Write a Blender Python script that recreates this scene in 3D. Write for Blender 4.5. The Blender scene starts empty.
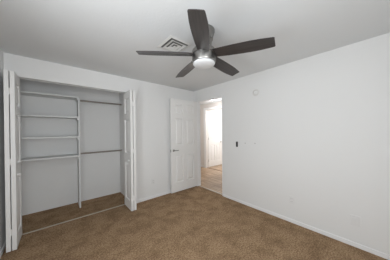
import bpy, bmesh, math, random
from mathutils import Vector, Matrix

# ------------------------------------------------------------------ camera
SC = bpy.context.scene
COL = SC.collection
F_PX, YAW, PITCH, ROLL, CY, CAMH = 159.0793, 0.7125, -0.0044, -0.0101, 132.06, 1.4059
cam_data = bpy.data.cameras.new('camera')
cam = bpy.data.objects.new('camera', cam_data)
COL.objects.link(cam)
_F = Vector((math.sin(YAW) * math.cos(PITCH), math.cos(YAW) * math.cos(PITCH), math.sin(PITCH)))
_R = Vector((math.cos(YAW), -math.sin(YAW), 0))
_U = _R.cross(_F)
_R2 = math.cos(ROLL) * _R + math.sin(ROLL) * _U
_U2 = -math.sin(ROLL) * _R + math.cos(ROLL) * _U
_m = Matrix((_R2, _U2, -_F)).transposed().to_4x4()
_m.translation = Vector((0, 0, CAMH))
cam.matrix_world = _m
cam_data.sensor_width = 36.0
cam_data.lens = F_PX / 390 * 36.0
cam_data.shift_y = (CY - 130) / 390
cam_data.clip_start = 0.02
SC.camera = cam

# ------------------------------------------------------------------ world, daylight, exposure
SC.view_settings.view_transform = 'Standard'
SC.view_settings.look = 'None'
SC.view_settings.gamma = 1.0
SC.view_settings.use_curve_mapping = False
SC.view_settings.exposure = 0.10

world = bpy.data.worlds.new('overcast_sky')
SC.world = world
world.use_nodes = True
wb = world.node_tree.nodes['Background']
wb.inputs['Color'].default_value = (0.93, 0.97, 1.0, 1)
wb.inputs['Strength'].default_value = 1.0


def area(name, loc, rot, sx, sy, power, color):
    l = bpy.data.lights.new(name, 'AREA')
    l.shape = 'RECTANGLE'
    l.size, l.size_y = sx, sy
    l.energy = power
    l.color = color
    o = bpy.data.objects.new(name, l)
    o.location, o.rotation_euler = loc, rot
    COL.objects.link(o)
    return o


# daylight entering through the window of the left wall (just outside the pane), and the rear window
WY0, WY1, WZ0, WZ1 = -0.15, 1.25, 0.75, 2.10
RX0, RX1 = -0.46, 0.60
area('window_daylight', (-0.84, (WY0 + WY1) / 2, 1.36), (0, math.radians(-108), 0), 1.3, 1.35, 38, (0.935, 0.97, 1.0))
area('rear_window_daylight', ((RX0 + RX1) / 2, -1.16, 1.38), (math.radians(102), 0, 0), 1.06, 1.3, 50, (0.935, 0.97, 1.0))

# ------------------------------------------------------------------ measures of the room
H = 2.44
W, D, L, REAR = 2.694, 3.138, -0.512, -0.85
TH = 0.115
HZ = 2.16            # underside of closet header
DY0, DY1, DZ = 2.225, 3.040, 2.155   # doorway in right wall
CX1 = 1.10           # right closet jamb
CB = 3.972           # closet back wall
HX, HY0, HY1 = 4.30, 1.2, 5.0        # hall far wall, hall ends


# ------------------------------------------------------------------ materials
def lin(c):
    return tuple((v / 12.92 if v <= 0.04045 else ((v + 0.055) / 1.055) ** 2.4) for v in [x / 255 for x in c]) + (1,)


def new_mat(name, rgb, rough=0.6, metal=0.0, spec=0.5):
    m = bpy.data.materials.new(name)
    m.use_nodes = True
    b = m.node_tree.nodes['Principled BSDF']
    b.inputs['Base Color'].default_value = lin(rgb)
    b.inputs['Roughness'].default_value = rough
    b.inputs['Metallic'].default_value = metal
    b.inputs['Specular IOR Level'].default_value = spec
    return m


def noise_bump(m, scale, strength, dist=0.002, detail=3.0):
    nt = m.node_tree
    b = nt.nodes['Principled BSDF']
    tc = nt.nodes.new('ShaderNodeTexCoord')
    n = nt.nodes.new('ShaderNodeTexNoise')
    n.inputs['Scale'].default_value = scale
    n.inputs['Detail'].default_value = detail
    bp = nt.nodes.new('ShaderNodeBump')
    bp.inputs['Strength'].default_value = strength
    bp.inputs['Distance'].default_value = dist
    nt.links.new(tc.outputs['Object'], n.inputs['Vector'])
    nt.links.new(n.outputs['Fac'], bp.inputs['Height'])
    nt.links.new(bp.outputs['Normal'], b.inputs['Normal'])
    return n


def mottled(m, c1, c2, scale, p0=0.35, p1=0.65, detail=3.0):
    nt = m.node_tree
    b = nt.nodes['Principled BSDF']
    tc = nt.nodes.new('ShaderNodeTexCoord')
    n = nt.nodes.new('ShaderNodeTexNoise')
    n.inputs['Scale'].default_value = scale
    n.inputs['Detail'].default_value = detail
    r = nt.nodes.new('ShaderNodeValToRGB')
    r.color_ramp.elements[0].position, r.color_ramp.elements[0].color = p0, lin(c1)
    r.color_ramp.elements[1].position, r.color_ramp.elements[1].color = p1, lin(c2)
    nt.links.new(tc.outputs['Object'], n.inputs['Vector'])
    nt.links.new(n.outputs['Fac'], r.inputs['Fac'])
    nt.links.new(r.outputs['Color'], b.inputs['Base Color'])
    return r


M = {}
M['wall'] = new_mat('painted_wall', (233, 233, 232), 0.7, spec=0.3)
noise_bump(M['wall'], 55, 0.12, 0.002)
M['ceiling'] = new_mat('textured_ceiling', (226, 228, 229), 0.9, spec=0.2)
noise_bump(M['ceiling'], 38, 0.35, 0.004, 2)
M['trim'] = new_mat('white_trim', (242, 242, 242), 0.4)
M['door'] = new_mat('white_door', (240, 239, 237), 0.38)
M['shelf'] = new_mat('white_shelf', (226, 227, 226), 0.5)
M['plate'] = new_mat('white_plastic', (230, 230, 229), 0.4)
M['slot'] = new_mat('dark_slot', (60, 60, 60), 0.6)
M['dark'] = new_mat('dark_plastic', (48, 47, 47), 0.5)
M['nickel'] = new_mat('brushed_nickel', (150, 148, 145), 0.30, 1.0)
M['rod'] = new_mat('dull_rod', (150, 142, 134), 0.4, 0.35)
M['track'] = new_mat('track_metal', (196, 188, 176), 0.4, 0.3)
M['vent'] = new_mat('vent_paint', (228, 228, 226), 0.45)
M['gap_shade'] = new_mat('vent_gap_shade', (112, 112, 110), 0.8)  # shade of the vent gaps, put into a flat grey
M['globe'] = new_mat('frosted_glass', (218, 219, 220), 0.6)
M['hallwall'] = new_mat('hall_wall', (224, 219, 214), 0.7, spec=0.3)
M['window'] = new_mat('window_vinyl', (235, 235, 235), 0.4)

# carpet
c = M['carpet'] = new_mat('brown_carpet', (140, 108, 82), 0.95, spec=0.1)
nt = c.node_tree
b = nt.nodes['Principled BSDF']
tc = nt.nodes.new('ShaderNodeTexCoord')


def _noise(scale, detail=3.0, rough=0.5):
    n = nt.nodes.new('ShaderNodeTexNoise')
    n.inputs['Scale'].default_value = scale
    n.inputs['Detail'].default_value = detail
    n.inputs['Roughness'].default_value = rough
    nt.links.new(tc.outputs['Object'], n.inputs['Vector'])
    return n


def _ramp(n, p0, c0, p1, c1):
    r = nt.nodes.new('ShaderNodeValToRGB')
    r.color_ramp.elements[0].position, r.color_ramp.elements[0].color = p0, lin(c0)
    r.color_ramp.elements[1].position, r.color_ramp.elements[1].color = p1, lin(c1)
    nt.links.new(n.outputs['Fac'], r.inputs['Fac'])
    return r


n1 = _noise(60, 8, 0.8)
r1 = _ramp(n1, 0.38, (116, 91, 66), 0.62, (198, 168, 135))
n2 = _noise(5.0, 4, 0.6)
r2 = _ramp(n2, 0.34, (216, 212, 208), 0.60, (255, 255, 255))
mix = nt.nodes.new('ShaderNodeMix')
mix.data_type = 'RGBA'
mix.blend_type = 'MULTIPLY'
mix.inputs['Factor'].default_value = 1.0
nt.links.new(r1.outputs['Color'], mix.inputs['A'])
nt.links.new(r2.outputs['Color'], mix.inputs['B'])
nt.links.new(mix.outputs['Result'], b.inputs['Base Color'])
n3 = _noise(140, 3)
bp = nt.nodes.new('ShaderNodeBump')
bp.inputs['Strength'].default_value = 0.5
bp.inputs['Distance'].default_value = 0.004
nt.links.new(n3.outputs['Fac'], bp.inputs['Height'])
nt.links.new(bp.outputs['Normal'], b.inputs['Normal'])

# hall planks (running along Y)
m = M['planks'] = new_mat('wood_planks', (190, 150, 112), 0.35)
nt = m.node_tree
b = nt.nodes['Principled BSDF']
tc = nt.nodes.new('ShaderNodeTexCoord')
mp = nt.nodes.new('ShaderNodeMapping')
mp.inputs['Rotation'].default_value = (0, 0, math.radians(90))
bk = nt.nodes.new('ShaderNodeTexBrick')
bk.inputs['Color1'].default_value = lin((204, 176, 147))
bk.inputs['Color2'].default_value = lin((172, 145, 118))
bk.inputs['Mortar'].default_value = lin((120, 92, 68))
bk.inputs['Scale'].default_value = 1.0
bk.inputs['Brick Width'].default_value = 1.1
bk.inputs['Row Height'].default_value = 0.16
bk.inputs['Mortar Size'].default_value = 0.004
mp2 = nt.nodes.new('ShaderNodeMapping')
mp2.inputs['Scale'].default_value = (14, 1.2, 1)
ns = nt.nodes.new('ShaderNodeTexNoise')
ns.inputs['Scale'].default_value = 2.0
ns.inputs['Detail'].default_value = 4
rr = nt.nodes.new('ShaderNodeValToRGB')
rr.color_ramp.elements[0].position, rr.color_ramp.elements[0].color = 0.35, lin((205, 198, 190))
rr.color_ramp.elements[1].position, rr.color_ramp.elements[1].color = 0.65, (1, 1, 1, 1)
mx = nt.nodes.new('ShaderNodeMix')
mx.data_type = 'RGBA'
mx.blend_type = 'MULTIPLY'
mx.inputs['Factor'].default_value = 1
nt.links.new(tc.outputs['Object'], mp.inputs['Vector'])
nt.links.new(mp.outputs['Vector'], bk.inputs['Vector'])
nt.links.new(tc.outputs['Object'], mp2.inputs['Vector'])
nt.links.new(mp2.outputs['Vector'], ns.inputs['Vector'])
nt.links.new(ns.outputs['Fac'], rr.inputs['Fac'])
nt.links.new(bk.outputs['Color'], mx.inputs['A'])
nt.links.new(rr.outputs['Color'], mx.inputs['B'])
nt.links.new(mx.outputs['Result'], b.inputs['Base Color'])

# fan blades: dark wood with fine grain along the blade
m = M['blade'] = new_mat('dark_wood_blade', (62, 56, 54), 0.34)
nt = m.node_tree
b = nt.nodes['Principled BSDF']
tc = nt.nodes.new('ShaderNodeTexCoord')
mp = nt.nodes.new('ShaderNodeMapping')
mp.inputs['Scale'].default_value = (3, 60, 3)
ns = nt.nodes.new('ShaderNodeTexNoise')
ns.inputs['Scale'].default_value = 1.0
ns.inputs['Detail'].default_value = 4
rr = nt.nodes.new('ShaderNodeValToRGB')
rr.color_ramp.elements[0].position, rr.color_ramp.elements[0].color = 0.3, lin((42, 38, 37))
rr.color_ramp.elements[1].position, rr.color_ramp.elements[1].color = 0.7, lin((66, 61, 59))
nt.links.new(tc.outputs['Object'], mp.inputs['Vector'])
nt.links.new(mp.outputs['Vector'], ns.inputs['Vector'])
nt.links.new(ns.outputs['Fac'], rr.inputs['Fac'])
nt.links.new(rr.outputs['Color'], b.inputs['Base Color'])

# window glass: clear pane that lets daylight straight through, with a faint reflection
m = M['glass'] = bpy.data.materials.new('window_glass')
m.use_nodes = True
nt = m.node_tree
nt.nodes.clear()
out = nt.nodes.new('ShaderNodeOutputMaterial')
tr = nt.nodes.new('ShaderNodeBsdfTransparent')
gl = nt.nodes.new('ShaderNodeBsdfGlossy')
gl.inputs['Roughness'].default_value = 0.02
mxs = nt.nodes.new('ShaderNodeMixShader')
mxs.inputs['Fac'].default_value = 0.06
nt.links.new(tr.outputs[0], mxs.inputs[1])
nt.links.new(gl.outputs[0], mxs.inputs[2])
nt.links.new(mxs.outputs[0], out.inputs['Surface'])

# hall lamp diffuser
m = M['lamp'] = bpy.data.materials.new('lit_diffuser')
m.use_nodes = True
b = m.node_tree.nodes['Principled BSDF']
b.inputs['Emission Color'].default_value = (1, 0.95, 0.88, 1)
b.inputs['Emission Strength'].default_value = 2.5


# ------------------------------------------------------------------ mesh helpers
def box(bm, x0, x1, y0, y1, z0, z1, rot=None):
    vs = [bm.verts.new((x, y, z)) for x in (x0, x1) for y in (y0, y1) for z in (z0, z1)]
    for f in ((0, 1, 3, 2), (4, 6, 7, 5), (0, 4, 5, 1), (2, 3, 7, 6), (0, 2, 6, 4), (1, 5, 7, 3)):
        bm.faces.new([vs[i] for i in f])
    if rot is not None:
        bmesh.ops.transform(bm, matrix=rot, verts=vs)
    return vs


def lathe(bm, prof, n=40, c=(0, 0, 0), axis='Z'):
    rings = []
    for r, z in prof:
        ring = []
        for k in range(n):
            a = 2 * math.pi * k / n
            p = (r * math.cos(a), r * math.sin(a), z)
            if axis == 'Y':
                p = (p[0], p[2], p[1])
            if axis == 'X':
                p = (p[2], p[0], p[1])
            ring.append(bm.verts.new((p[0] + c[0], p[1] + c[1], p[2] + c[2])))
        rings.append(ring)
    for a, b_ in zip(rings, rings[1:]):
        for k in range(n):
            bm.faces.new((a[k], a[(k + 1) % n], b_[(k + 1) % n], b_[k]))
    bm.faces.new(rings[0][::-1])
    bm.faces.new(rings[-1])


def obj(name, bm, mat, parent=None, loc=(0, 0, 0), smooth=False, bevel=0.0):
    bmesh.ops.recalc_face_normals(bm, faces=bm.faces[:])
    if bevel:
        es = [e for e in bm.edges if len(e.link_faces) == 2 and e.calc_face_angle(0) > 0.6]
        bmesh.ops.bevel(bm, geom=es, offset=bevel, segments=2, affect='EDGES', profile=0.6)
    me = bpy.data.meshes.new(name)
    bm.to_mesh(me)
    bm.free()
    me.materials.append(mat)
    if smooth:
        me.polygons.foreach_set('use_smooth', [True] * len(me.polygons))
        me.set_sharp_from_angle(angle=math.radians(38))
    o = bpy.data.objects.new(name, me)
    o.location = loc
    COL.objects.link(o)
    if parent is not None:
        o.parent = parent
    return o


def B():
    return bmesh.new()


def tag(o, label=None, cat=None, group=None, kind=None):
    if label:
        o['label'] = label
    if cat:
        o['category'] = cat
    if group:
        o['group'] = group
    if kind:
        o['kind'] = kind
    return o


def empty(name, loc, rotz=0.0, label=None, cat=None, group=None, kind=None):
    o = bpy.data.objects.new(name, None)
    o.empty_display_size = 0.1
    o.location = loc
    o.rotation_euler = (0, 0, rotz)
    COL.objects.link(o)
    return tag(o, label, cat, group, kind)


def struct(name, boxes, mat, label, cat, bevel=0.0, parent=None):
    bm = B()
    for bx in boxes:
        box(bm, *bx)
    o = obj(name, bm, mat, parent, bevel=bevel)
    if parent is None:
        tag(o, label, cat, None, 'structure')
    return o


def panel_face(bm, w, h, y, sgn, rects, depth=0.018):
    """One face of a door leaf in the XZ plane at y; rects are moulded raised panels."""
    xs = sorted({0, w} | {r[0] for r in rects} | {r[1] for r in rects})
    zs = sorted({0, h} | {r[2] for r in rects} | {r[3] for r in rects})

    def inside(cx, cz):
        return any(r[0] < cx < r[1] and r[2] < cz < r[3] for r in rects)
    for x0, x1 in zip(xs, xs[1:]):
        for z0, z1 in zip(zs, zs[1:]):
            if not inside((x0 + x1) / 2, (z0 + z1) / 2):
                bm.faces.new([bm.verts.new(p) for p in ((x0, y, z0), (x1, y, z0), (x1, y, z1), (x0, y, z1))][::sgn])
    for r in rects:
        prev = None
        for ins, dp in ((0, 0), (0.004, depth), (0.018, depth), (0.046, 0.003)):
            a, b_, c_, d = r[0] + ins, r[1] - ins, r[2] + ins, r[3] - ins
            yy = y + sgn * dp
            ring = [bm.verts.new(p) for p in ((a, yy, c_), (b_, yy, c_), (b_, yy, d), (a, yy, d))]
            if prev:
                for k in range(4):
                    bm.faces.new((prev[k], prev[(k + 1) % 4], ring[(k + 1) % 4], ring[k]))
            prev = ring
        bm.faces.new(prev)


def door_slab(bm, w, h, t, rects):
    """Leaf from x 0..w, y 0..t, z 0..h with moulded panels on both faces."""
    panel_face(bm, w, h, 0, 1, rects)
    panel_face(bm, w, h, t, -1, rects)
    for ps in (((0, 0, 0), (0, t, 0), (0, t, h), (0, 0, h)), ((w, 0, 0), (w, t, 0), (w, t, h), (w, 0, h)),
               ((0, 0, 0), (w, 0, 0), (w, t, 0), (0, t, 0)), ((0, 0, h), (w, 0, h), (w, t, h), (0, t, h))):
        bm.faces.new([bm.verts.new(p) for p in ps])
    bmesh.ops.remove_doubles(bm, verts=bm.verts[:], dist=1e-5)


def six_panels(w, h):
    r = []
    s, mid = 0.115 * w / 0.76, 0.10 * w / 0.76
    pw = (w - 2 * s - mid) / 2
    for x0 in (s, s + pw + mid):
        for a, b_ in ((0.10, 0.395), (0.50, 0.79), (0.845, 0.945)):
            r.append((x0, x0 + pw, a * h, b_ * h))
    return r


# ------------------------------------------------------------------ structure
struct('floor', [(L - 0.1, W + TH * 0.45, REAR - 0.1, CB + 0.1, -0.08, 0.0)], M['carpet'],
       'brown speckled carpet covering the bedroom and closet floor', 'floor')
struct('floor_hall', [(W + TH * 0.45, 6.4, HY0, 5.1, -0.08, 0.0)], M['planks'],
       'light brown wood plank floor beyond the doorway', 'floor')
struct('ceiling', [(L - 0.1, W + TH, REAR - 0.1, CB + 0.1, H, H + 0.08)], M['ceiling'],
       'off-white textured bedroom ceiling', 'ceiling')
struct('ceiling_hall', [(W + TH, 6.4, HY0, 5.1, H, H + 0.08)], M['ceiling'], 'off-white ceiling of the hall beyond the doorway', 'ceiling')
struct('wall_back', [(L, CX1, D, D + TH, HZ, H), (CX1, W, D, D + TH, 0, H)], M['wall'],
       'white wall with the wide closet opening', 'wall')
struct('wall_right', [(W, W + TH, REAR, DY0 - 0.012, 0, H), (W, W + TH, DY1 + 0.012, D + TH, 0, H), (W, W + TH, DY0 - 0.012, DY1 + 0.012, DZ + 0.012, H)],
       M['wall'], 'long blank white wall with the doorway at its far end', 'wall')
struct('wall_left', [(L - 0.1, L, REAR - 0.1, WY0, 0, H), (L - 0.1, L, WY1, CB + 0.1, 0, H),
                     (L - 0.1, L, WY0, WY1, 0, WZ0), (L - 0.1, L, WY0, WY1, WZ1, H)], M['wall'],
       'white wall beside the left bifold doors', 'wall')
struct('wall_rear', [(L, RX0, REAR - 0.1, REAR, 0, H), (RX1, W + TH, REAR - 0.1, REAR, 0, H),
                     (RX0, RX1, REAR - 0.1, REAR, 0, WZ0), (RX0, RX1, REAR - 0.1, REAR, WZ1, H)], M['wall'],
       'white wall behind the camera', 'wall')
struct('wall_closet_back', [(L, CX1 + 0.1, CB, CB + 0.1, 0, H)], M['wall'], 'white back wall inside the closet', 'wall')
struct('wall_closet_right', [(CX1, CX1 + 0.1, D + TH, CB, 0, H)], M['wall'], 'white side wall inside the closet', 'wall')
# hall
struct('wall_hall_far', [(HX, HX + TH, 4.33, 5.1, 0, H), (HX, HX + TH, HY0, 3.35, 0, H), (HX, HX + TH, 3.35, 4.33, 2.21, H)],
       M['hallwall'], 'beige hall wall with an opening, seen through the doorway', 'wall')
struct('wall_hall_end', [(W + TH, HX, 5.0, 5.1, 0, H)], M['hallwall'], 'beige end wall of the hall', 'wall')
struct('wall_hall_near_end', [(W + TH, 6.4, HY0 - 0.1, HY0, 0, H)], M['hallwall'], 'beige near end wall of the hall', 'wall')
struct('wall_hall_side', [(W + TH * 0.5, W + TH, D + TH, 5.0, 0, H)], M['hallwall'], 'hall side of the bedroom wall', 'wall')
struct('wall_beyond', [(HX + TH, 6.4, 4.42, 4.5, 0, H), (6.3, 6.4, HY0, 4.42, 0, H)], M['hallwall'], 'pale walls of the room across the hall', 'wall')

# baseboards
BH, BT = 0.052, 0.012
struct('baseboard_right', [(W - BT, W, REAR, DY0 - 0.03, 0, BH), ], M['trim'], 'low white baseboard along the long blank wall', 'baseboard', 0.003)
struct('baseboard_back', [(CX1 + 0.01, W - 0.001, D - BT, D, 0, 0.06)], M['trim'], 'low white baseboard between closet and bedroom door', 'baseboard', 0.003)
struct('baseboard_left', [(L, L + BT, REAR, D, 0, BH)], M['trim'], 'low white baseboard beside the left bifold doors', 'baseboard', 0.003)
struct('baseboard_hall', [(HX - BT, HX, 4.44, 5.0, 0, 0.08)], M['trim'], 'white baseboard of the hall wall', 'baseboard', 0.003)
# closet opening trims
struct('trim_1', [(CX1 - 0.004, CX1, D + 0.002, D + TH - 0.002, 0, HZ - 0.001)], M['trim'], 'white jamb lining at the right of the closet opening', 'trim')
struct('trim_2', [(L + 0.001, CX1 - 0.005, D + 0.075, D + 0.107, HZ - 0.003, HZ)], M['trim'], 'white head track above the closet opening', 'trim')
# doorway lining
J = 0.012
jamb = struct('trim_3', [(W - 0.004, W + TH + 0.004, DY1, DY1 + J, 0, DZ + J), (W - 0.004, W + TH + 0.004, DY0 - J, DY0, 0, DZ + J),
                         (W - 0.004, W + TH + 0.004, DY0, DY1, DZ, DZ + J),
                         (W + 0.045, W + 0.08, DY1 - 0.01, DY1, 0, DZ), (W + 0.045, W + 0.08, DY0, DY0 + 0.01, 0, DZ),
                         (W + 0.045, W + 0.08, DY0 + 0.01, DY1 - 0.01, DZ - 0.01, DZ)], M['trim'],
              'white painted frame lining the bedroom doorway', 'doorframe')
struct('strike_plate', [(W + 0.012, W + 0.038, DY0, DY0 + 0.002, 0.93, 0.99)], M['nickel'], None, None, parent=jamb)
# hall opening casing
struct('trim_4', [(HX - 0.014, HX, 4.33, 4.445, 0, 2.29), (HX - 0.014, HX, 3.27, 3.35, 0, 2.29), (HX - 0.014, HX, 3.35, 4.33, 2.21, 2.29)],
       M['trim'], 'white casing around the opening across the hall', 'doorframe', 0.003)
M['strip'] = new_mat('brown_strip', (112, 88, 68), 0.5)
struct('trim_5', [(HX + 0.02, HX + 0.065, 3.35, 4.33, 0, 0.006)], M['strip'], 'narrow dark floor transition strip across the hall opening', 'threshold')
struct('trim_6', [(W + 0.035, W + 0.07, DY0, DY1, 0.0, 0.008)], M['track'], 'pale threshold strip between carpet and wood planks', 'threshold', 0.002)


# windows (left wall and rear wall)
def window(name, axis, a0, a1, z0, z1, at):
    # axis 'Y': lies in wall X = at, spans Y a0..a1 ; axis 'X': lies in wall Y = at
    def bxs(lst):
        bm = B()
        for (u0, u1, v0, v1, w0, w1) in lst:
            if axis == 'Y':
                box(bm, w0, w1, u0, u1, v0, v1)
            else:
                box(bm, u0, u1, w0, w1, v0, v1)
        return bm
    f, d0, d1 = 0.045, at - 0.085, at - 0.045
    mid = (a0 + a1) / 2
    root = obj(name, bxs([(a0, a0 + f, z0, z1, d0, d1), (a1 - f, a1, z0, z1, d0, d1), (a0 + f, a1 - f, z0, z0 + f, d0, d1),
                          (a0 + f, a1 - f, z1 - f, z1, d0, d1), (mid - 0.02, mid + 0.02, z0 + f, z1 - f, d0, d1)]), M['window'])
    tag(root, None, None, None, 'structure')
    obj('pane', bxs([(a0 + f, mid - 0.02, z0 + f, z1 - f, at - 0.067, at - 0.063)]), M['glass'], root)
    obj('pane', bxs([(mid + 0.02, a1 - f, z0 + f, z1 - f, at - 0.067, at - 0.063)]), M['glass'], root)
    obj('sill', bxs([(a0, a1, z0, z0 + 0.012, at - 0.045, at + 0.015)]), M['trim'], root)
    return root


tag(window('window_1', 'Y', WY0, WY1, WZ0, WZ1, L), 'white framed window beside the camera', 'window')
tag(window('window_2', 'X', RX0, RX1, WZ0, WZ1, REAR), 'white framed window behind the camera', 'window')

# ------------------------------------------------------------------ bedroom door (opened against the back wall)
DW, DH, DT = 0.770, 2.135, 0.035
ang = math.radians(180 - 0.4)
door = empty('door_1', (W - 0.006, DY1 - 0.006, 0.02), ang, 'open white six panel bedroom door standing near the back wall', 'door', None, 'structure')
bm = B()
door_slab(bm, DW, DH, DT, six_panels(DW, DH))
obj('slab', bm, M['door'], door, loc=(0, -DT, 0))


def lever(parent, x, z, y, sgn, toward):
    bm = B()
    lathe(bm, [(0.026, 0), (0.026, sgn * 0.006), (0.02, sgn * 0.010), (0.009, sgn * 0.012), (0.009, sgn * 0.045)], 24, (0, 0, 0), 'Y')
    hd = obj('handle', bm, M['nickel'], parent, loc=(x, y, z), smooth=True)
    bm = B()
    a, b_ = sorted((0.0 - toward * 0.012, toward * 0.11))
    y0, y1 = sorted((sgn * 0.036, sgn * 0.050))
    box(bm, a, b_, y0, y1, -0.009, 0.009)
    obj('lever', bm, M['nickel'], hd, smooth=True, bevel=0.004)


# door local x runs from hinge to free edge; local +y faces the camera side here
lever(door, DW - 0.065, 0.955, 0.0, 1, -1)
lever(door, DW - 0.065, 0.955, -DT, -1, -1)
bm = B()
box(bm, DW, DW + 0.0015, -0.030, -0.006, 0.92, 0.98)
obj('latch', bm, M['nickel'], door)
for z in (0.2, 1.05, 1.93):
    bm = B()
    lathe(bm, [(0.006, -0.045), (0.006, 0.045)], 12)
    obj('hinge', bm, M['nickel'], door, loc=(-0.004, -DT - 0.002, z), smooth=True)

# door across the hall
dr = empty('door_2', (HX + TH + 0.02, 4.335, 0.012), 0, 'bright white six panel door seen through the doorway across the hall', 'door', None, 'structure')
bm = B()
door_slab(bm, 0.80, 2.16, 0.035, six_panels(0.80, 2.16))
obj('slab', bm, M['door'], dr)
lever(dr, 0.735, 0.95, 0.0, -1, -1)
bm = B()
lathe(bm, [(0.006, -0.045), (0.006, 0.045)], 12)
h_ = obj('hinge', bm, M['nickel'], dr, loc=(0.0, -0.004, 0.25), smooth=True)
for z in (1.1, 1.9):
    c_ = h_.copy()
    COL.objects.link(c_)
    c_.parent = dr
    c_.location = (0, -0.004, z)

# ------------------------------------------------------------------ bifold closet doors, folded at each side
LW, LH, LT = 0.375, 2.122, 0.038


def leaf_panels():
    s = 0.072
    return [(s, LW - s, a * LH, b_ * LH) for a, b_ in ((0.075, 0.39), (0.47, 0.76), (0.815, 0.945))]


def bifold(x_outer, x_inner, label, knob_on_outer_side):
    """Two leaves standing out from the opening; x_* = low-X face of each leaf."""
    root = empty('bifold_door', ((x_outer + x_inner) / 2 + LT / 2, D + TH / 2 - 0.02, 0.02), 0, label, 'closet door', 'folded bifold closet doors')
    rx, ry = root.location.x, root.location.y
    yb = 3.205 - ry
    for k, x in enumerate((x_outer, x_inner)):
        bm = B()
        door_slab(bm, LW, LH, LT, leaf_panels())
        o = obj('leaf', bm, M['door'], root, loc=(x - rx + LT, yb - LW, 0))
        o.rotation_euler = (0, 0, math.radians(90))
        bm = B()
        lathe(bm, [(0.005, 0), (0.005, 0.018)], 12)
        obj('pivot_pin', bm, M['nickel'], o, loc=(LW - 0.03, LT / 2, LH), smooth=True)
    x0 = min(x_outer, x_inner) + LT - rx
    x1 = max(x_outer, x_inner) - rx
    for z in (0.22, 1.05, 1.88):
        bm = B()
        box(bm, x0, x1, yb - LW + 0.0, yb - LW + 0.004, z - 0.038, z + 0.038)
        lathe(bm, [(0.005, z - 0.038), (0.005, z + 0.038)], 12, ((x0 + x1) / 2, yb - LW - 0.001, 0))
        obj('hinge', bm, M['door'], root)
    return root


bl = bifold(-0.466, -0.419, 'white folded bifold door at the left end of the closet, nearest the camera', False)
br = bifold(1.013, 0.962, 'white folded bifold door between the closet rods and the back wall outlet', True)
for root, xs, sgn in ((bl, -0.419 + LT, 1), (br, 0.962, -1)):
    bm = B()
    lathe(bm, [(0.008, 0), (0.008, sgn * 0.012), (0.015, sgn * 0.018), (0.015, sgn * 0.026), (0.009, sgn * 0.030)], 20, (0, 0, 0), 'X')
    obj('knob', bm, M['door'], root, loc=(xs - root.location.x, 2.90 - root.location.y, 0.88), smooth=True)

# floor track of the closet
bm = B()
box(bm, -0.508, 1.09, 3.219, 3.222, 0.0, 0.008)
box(bm, -0.508, 1.09, 3.236, 3.239, 0.0, 0.008)
box(bm, -0.508, 1.09, 3.222, 3.236, 0.0, 0.003)
tag(obj('floor_track', bm, M['track']), 'thin pale metal door track on the carpet across the closet opening', 'door track')

# ------------------------------------------------------------------ closet shelving
SX0, SX1, SY = L + 0.002, 0.295, 3.647
unit = empty('closet_shelving', ((SX0 + SX1) / 2, 3.80, 0), 0, 'white built-in closet shelving with four shelves and one tall side panel', 'shelving')
ux, uy = unit.location.x, unit.location.y


def upart(name, lst, mat=M['shelf'], parent=unit, bevel=0.0015):
    bm = B()
    for (x0, x1, y0, y1, z0, z1) in lst:
        box(bm, x0 - ux, x1 - ux, y0 - uy, y1 - uy, z0, z1)
    return obj(name, bm, mat, parent, bevel=bevel)


upart('side_panel', [(SX1, SX1 + 0.024, SY, CB - 0.002, 0.0, 2.075)])
for z in (2.075, 1.703, 1.337, 0.985):
    s_ = upart('shelf', [(SX0, SX1, SY + 0.003, CB - 0.002, z - 0.027, z)])
    bm = B()
    box(bm, SX1 - 0.018 - ux, SX1 - ux, SY + 0.02 - uy, CB - 0.004 - uy, z - 0.062, z - 0.027)
    obj('cleat', bm, M['shelf'], s_)
    bm = B()
    box(bm, SX0 - ux, SX0 + 0.018 - ux, SY + 0.02 - uy, CB - 0.004 - uy, z - 0.062, z - 0.027)
    obj('cleat', bm, M['shelf'], s_)

# ------------------------------------------------------------------ closet rods


def rod(z, label):
    r = empty('closet_rod', (SX1 + 0.024, 3.77, z), 0, label, 'closet rod', 'hanging rods in the closet')
    ln = CX1 - (SX1 + 0.024)
    bm = B()
    lathe(bm, [(0.0145, 0.004), (0.0145, ln - 0.004)], 20, (0, 0, 0), 'X')
    obj('rod', bm, M['rod'], r, smooth=True)
    for a, b_ in ((0.0005, 0.012), (ln - 0.0005, ln - 0.012)):
        bm = B()
        lathe(bm, [(0.028, a), (0.028, (a + b_) / 2), (0.020, b_)], 20, (0, 0, 0), 'X')
        obj('socket', bm, M['shelf'], r, smooth=True)


rod(2.02, 'brown metal hanging rod high in the closet under the header')
rod(0.998, 'brown metal hanging rod across the closet at waist height')

# ------------------------------------------------------------------ ceiling fan
FX, FY, FZ = 1.144, 1.172, 2.187
fan = empty('ceiling_fan', (FX, FY, H), 0, 'five blade ceiling fan with brushed nickel body and white round light', 'ceiling fan')


def fpart(name, prof, mat, parent=fan, n=56):
    bm = B()
    lathe(bm, [(r, z - H) for r, z in prof], n)
    return obj(name, bm, mat, parent, smooth=True)


fpart('canopy', [(0.106, H - 0.0005), (0.112, H - 0.008), (0.112, H - 0.026), (0.104, H - 0.045), (0.096, H - 0.075), (0.092, H - 0.10)], M['nickel'])
fpart('neck', [(0.084, H - 0.10), (0.080, H - 0.16), (0.086, 2.252)], M['nickel'])
fpart('motor_housing', [(0.086, 2.252), (0.108, 2.244), (0.119, 2.228), (0.120, 2.192), (0.114, 2.188), (0.114, 2.176), (0.121, 2.172), (0.121, 2.117), (0.117, 2.109), (0.108, 2.106)], M['nickel'])
fpart('light_globe', [(0.1075, 2.108), (0.112, 2.102), (0.112, 2.096), (0.105, 2.086), (0.085, 2.077), (0.055, 2.071), (0.02, 2.069), (0.002, 2.069)], M['globe'])
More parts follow.
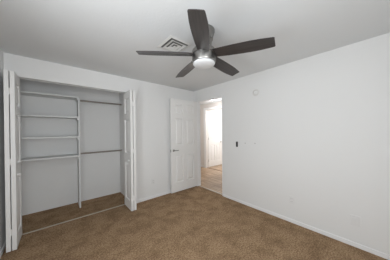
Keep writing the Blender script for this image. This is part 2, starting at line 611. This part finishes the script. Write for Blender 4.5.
# blade outline in local x (radial), y (chord)
st = [(0.105, 0.056, -0.058), (0.17, 0.062, -0.062), (0.26, 0.068, -0.067), (0.36, 0.072, -0.070), (0.46, 0.073, -0.071),
      (0.54, 0.069, -0.068), (0.60, 0.062, -0.063), (0.638, 0.056, -0.060), (0.647, 0.048, -0.054)]


def blade_bm():
    bm = B()
    t = 0.006
    rows = []
    for x, yp, yn in st:
        rows.append([[bm.verts.new((x + (0.010 * s if x > 0.6 else 0), yn + (yp - yn) * s, 0.002 * math.sin(math.pi * s) + z)) for s in (0, .04, .25, .5, .75, .96, 1)] for z in (0, t)])
    for a, b_ in zip(rows, rows[1:]):
        for q in (0, 1):
            for k in range(6):
                bm.faces.new((a[q][k], a[q][k + 1], b_[q][k + 1], b_[q][k]))
        for k in (0, 6):
            bm.faces.new((a[0][k], a[1][k], b_[1][k], b_[0][k]))
    for rw in (rows[0], rows[-1]):
        for k in range(6):
            bm.faces.new((rw[0][k], rw[0][k + 1], rw[1][k + 1], rw[1][k]))
    return bm


def iron_bm():
    bm = B()
    box(bm, 0.085, 0.155, -0.022, 0.022, 0.006, 0.011)
    return bm


b0 = obj('blade', blade_bm(), M['blade'], fan, smooth=True)
i0 = obj('blade_bracket', iron_bm(), M['nickel'], b0)
TILT = math.radians(-12)
for k in range(5):
    a = math.radians(-138.3 + 72 * k)
    if k == 0:
        bb = b0
    else:
        bb = b0.copy()
        COL.objects.link(bb)
        bb.parent = fan
        ii = i0.copy()
        COL.objects.link(ii)
        ii.parent = bb
    bb.location = (0, 0, FZ - H)
    bb.rotation_mode = 'XYZ'
    bb.rotation_euler = (TILT, math.radians(2.8), a)

# ------------------------------------------------------------------ ceiling vent
VX0, VX1, VY0, VY1 = 0.925, 1.225, 1.450, 1.760
vc = ((VX0 + VX1) / 2, (VY0 + VY1) / 2)
vent = empty('ceiling_vent', (vc[0], vc[1], H), 0, 'square white ceiling air vent with nested louvers beside the fan', 'vent')


def sq_ring(bm, a_out, z_out, a_in, z_in, t=0.0):
    rings = []
    for (hx, z) in ((a_out, z_out), (a_in, z_in), (a_in, z_in + 0.0018), (a_out, z_out + 0.0018)):
        hy = hx + 0.005
        rings.append([bm.verts.new(p) for p in ((-hx, -hy, z), (hx, -hy, z), (hx, hy, z), (-hx, hy, z))])
    for i in range(4):
        a, b_ = rings[i], rings[(i + 1) % 4]
        for k in range(4):
            bm.faces.new((a[k], a[(k + 1) % 4], b_[(k + 1) % 4], b_[k]))


bm = B()
sq_ring(bm, 0.150, -0.003, 0.122, -0.010)
obj('frame', bm, M['vent'], vent)
for a_ in (0.102, 0.058):
    bm = B()
    sq_ring(bm, a_, -0.016, a_ - 0.030, -0.008)
    obj('louver', bm, M['vent'], vent)
bm = B()
box(bm, -0.018, 0.018, -0.022, 0.022, -0.018, -0.015)
obj('centre_plate', bm, M['vent'], vent)
bm = B()
box(bm, -0.122, 0.122, -0.127, 0.127, -0.0015, -0.0005)
obj('gap_shade_sheet', bm, M['gap_shade'], vent)  # flat sheet on the ceiling, coloured as the shade between the louvers

# ------------------------------------------------------------------ wall fittings


def fitting(name, loc, parts, label, cat, group=None):
    r = empty(name, loc, 0, label, cat, group)
    for nm, bxs, mt, bv in parts:
        bm = B()
        for q in bxs:
            box(bm, *q)
        obj(nm, bm, mt, r, bevel=bv)
    return r


# dark switch on the right wall
fitting('light_switch', (W, 1.846, 1.142), [
    ('body', [(-0.008, -0.0005, -0.021, 0.021, -0.052, 0.052)], M['dark'], 0.003),
    ('toggle', [(-0.018, -0.008, -0.006, 0.006, -0.030, -0.006)], M['slot'], 0.002)],
    'small dark uncovered light switch on the long white wall beside the doorway', 'switch')
for y, z, lb in ((1.663, 1.172, 'small grey wall anchor just beside the dark light switch'), (1.465, 1.180, 'small grey wall anchor farther from the dark light switch')):
    bm = B()
    lathe(bm, [(0.008, -0.0005), (0.008, -0.003), (0.004, -0.004)], 14, (0, 0, 0), 'X')
    M['anchor'] = M.get('anchor') or new_mat('grey_anchor', (150, 146, 140), 0.6)
    tag(obj('wall_anchor', bm, M['anchor'], loc=(W, y, z), smooth=True), lb, 'wall anchor', 'anchors in the long wall')

# round mounting ring near the ceiling
rt = empty('detector_base', (W, 1.438, 2.09), 0, 'round white detector mounting ring high on the long wall', 'detector mount')
bm = B()
N = 40
prof = [(0.060, -0.0005), (0.060, -0.012), (0.054, -0.016), (0.036, -0.016), (0.034, -0.0005)]
rings = [[bm.verts.new((x, r * math.cos(2 * math.pi * k / N), r * math.sin(2 * math.pi * k / N))) for k in range(N)] for r, x in prof]
for i in range(len(rings)):
    a, b_ = rings[i], rings[(i + 1) % len(rings)]
    for k in range(N):
        bm.faces.new((a[k], a[(k + 1) % N], b_[(k + 1) % N], b_[k]))
M['ring'] = new_mat('aged_white_plastic', (219, 218, 215), 0.5)
obj('ring', bm, M['ring'], rt, smooth=True)
bm = B()
box(bm, -0.006, -0.001, -0.033, 0.033, -0.006, 0.006)
obj('crossbar', bm, M['plate'], rt)


def outlet(loc, face, label, w=0.07, h=0.115):
    r = empty('wall_outlet', loc, {'X': 0, 'Y': math.radians(90)}[face], label, 'outlet', 'white wall outlets')
    # local -x points into the room
    if face == 'Y':
        r.rotation_euler = (0, 0, math.radians(90))
    bm = B()
    box(bm, -0.006, -0.0005, -w / 2, w / 2, -h / 2, h / 2)
    pl = obj('cover_plate', bm, M['plate'], r, bevel=0.002)
    for z in (-0.024, 0.024):
        bm = B()
        box(bm, -0.0085, -0.006, -0.017, 0.017, z - 0.014, z + 0.014)
        sk = obj('socket', bm, M['plate'], r, bevel=0.001)
        bm = B()
        box(bm, -0.0090, -0.0085, -0.009, -0.007, z - 0.006, z + 0.006)
        box(bm, -0.0090, -0.0085, 0.007, 0.009, z - 0.006, z + 0.006)
        obj('slots', bm, M['slot'], sk)
    return r


outlet((W, 0.875, 0.345), 'X', 'small white outlet low on the long blank wall, between doorway and blank plate')
outlet((1.52, D, 0.355), 'Y', 'small white outlet low on the back wall between closet and open door')
# local -x must face the room (-Y) on the back wall: rotate so -x -> -y
fitting('blank_plate', (W, 0.19, 0.315), [
    ('cover_plate', [(-0.007, -0.0005, -0.045, 0.045, -0.060, 0.060)], M['plate'], 0.002),
    ('insert', [(-0.010, -0.007, -0.018, 0.038, -0.036, 0.036)], M['plate'], 0.001)],
    'white low wall plate on the long wall, nearest the camera', 'wall plate')

# ------------------------------------------------------------------ hall ceiling lamp, added far-room fill light
hl = empty('ceiling_lamp', (3.69, 3.44, H), 0, 'glowing round ceiling lamp in the hall seen at the top of the doorway', 'lamp')
bm = B()
lathe(bm, [(0.15, -0.0005), (0.15, -0.012)], 36)
obj('base', bm, M['trim'], hl, smooth=True)
bm = B()
lathe(bm, [(0.14, -0.012), (0.14, -0.025), (0.11, -0.045), (0.05, -0.055), (0.003, -0.056)], 36)
obj('diffuser', bm, M['lamp'], hl, smooth=True)
for nm, lc, pw in (('hall_lamp_glow', (3.69, 3.44, H - 0.40), 17), ('far_room_fill', (5.3, 3.2, H - 0.5), 56)):  # second light is an added unseen fill in the far room, without a lamp
    ld = bpy.data.lights.new(nm, 'POINT')
    ld.energy = pw
    ld.color = (0.985, 0.985, 0.99)
    ld.shadow_soft_size = 0.12
    lo = bpy.data.objects.new(nm, ld)
    lo.location = lc
    COL.objects.link(lo)
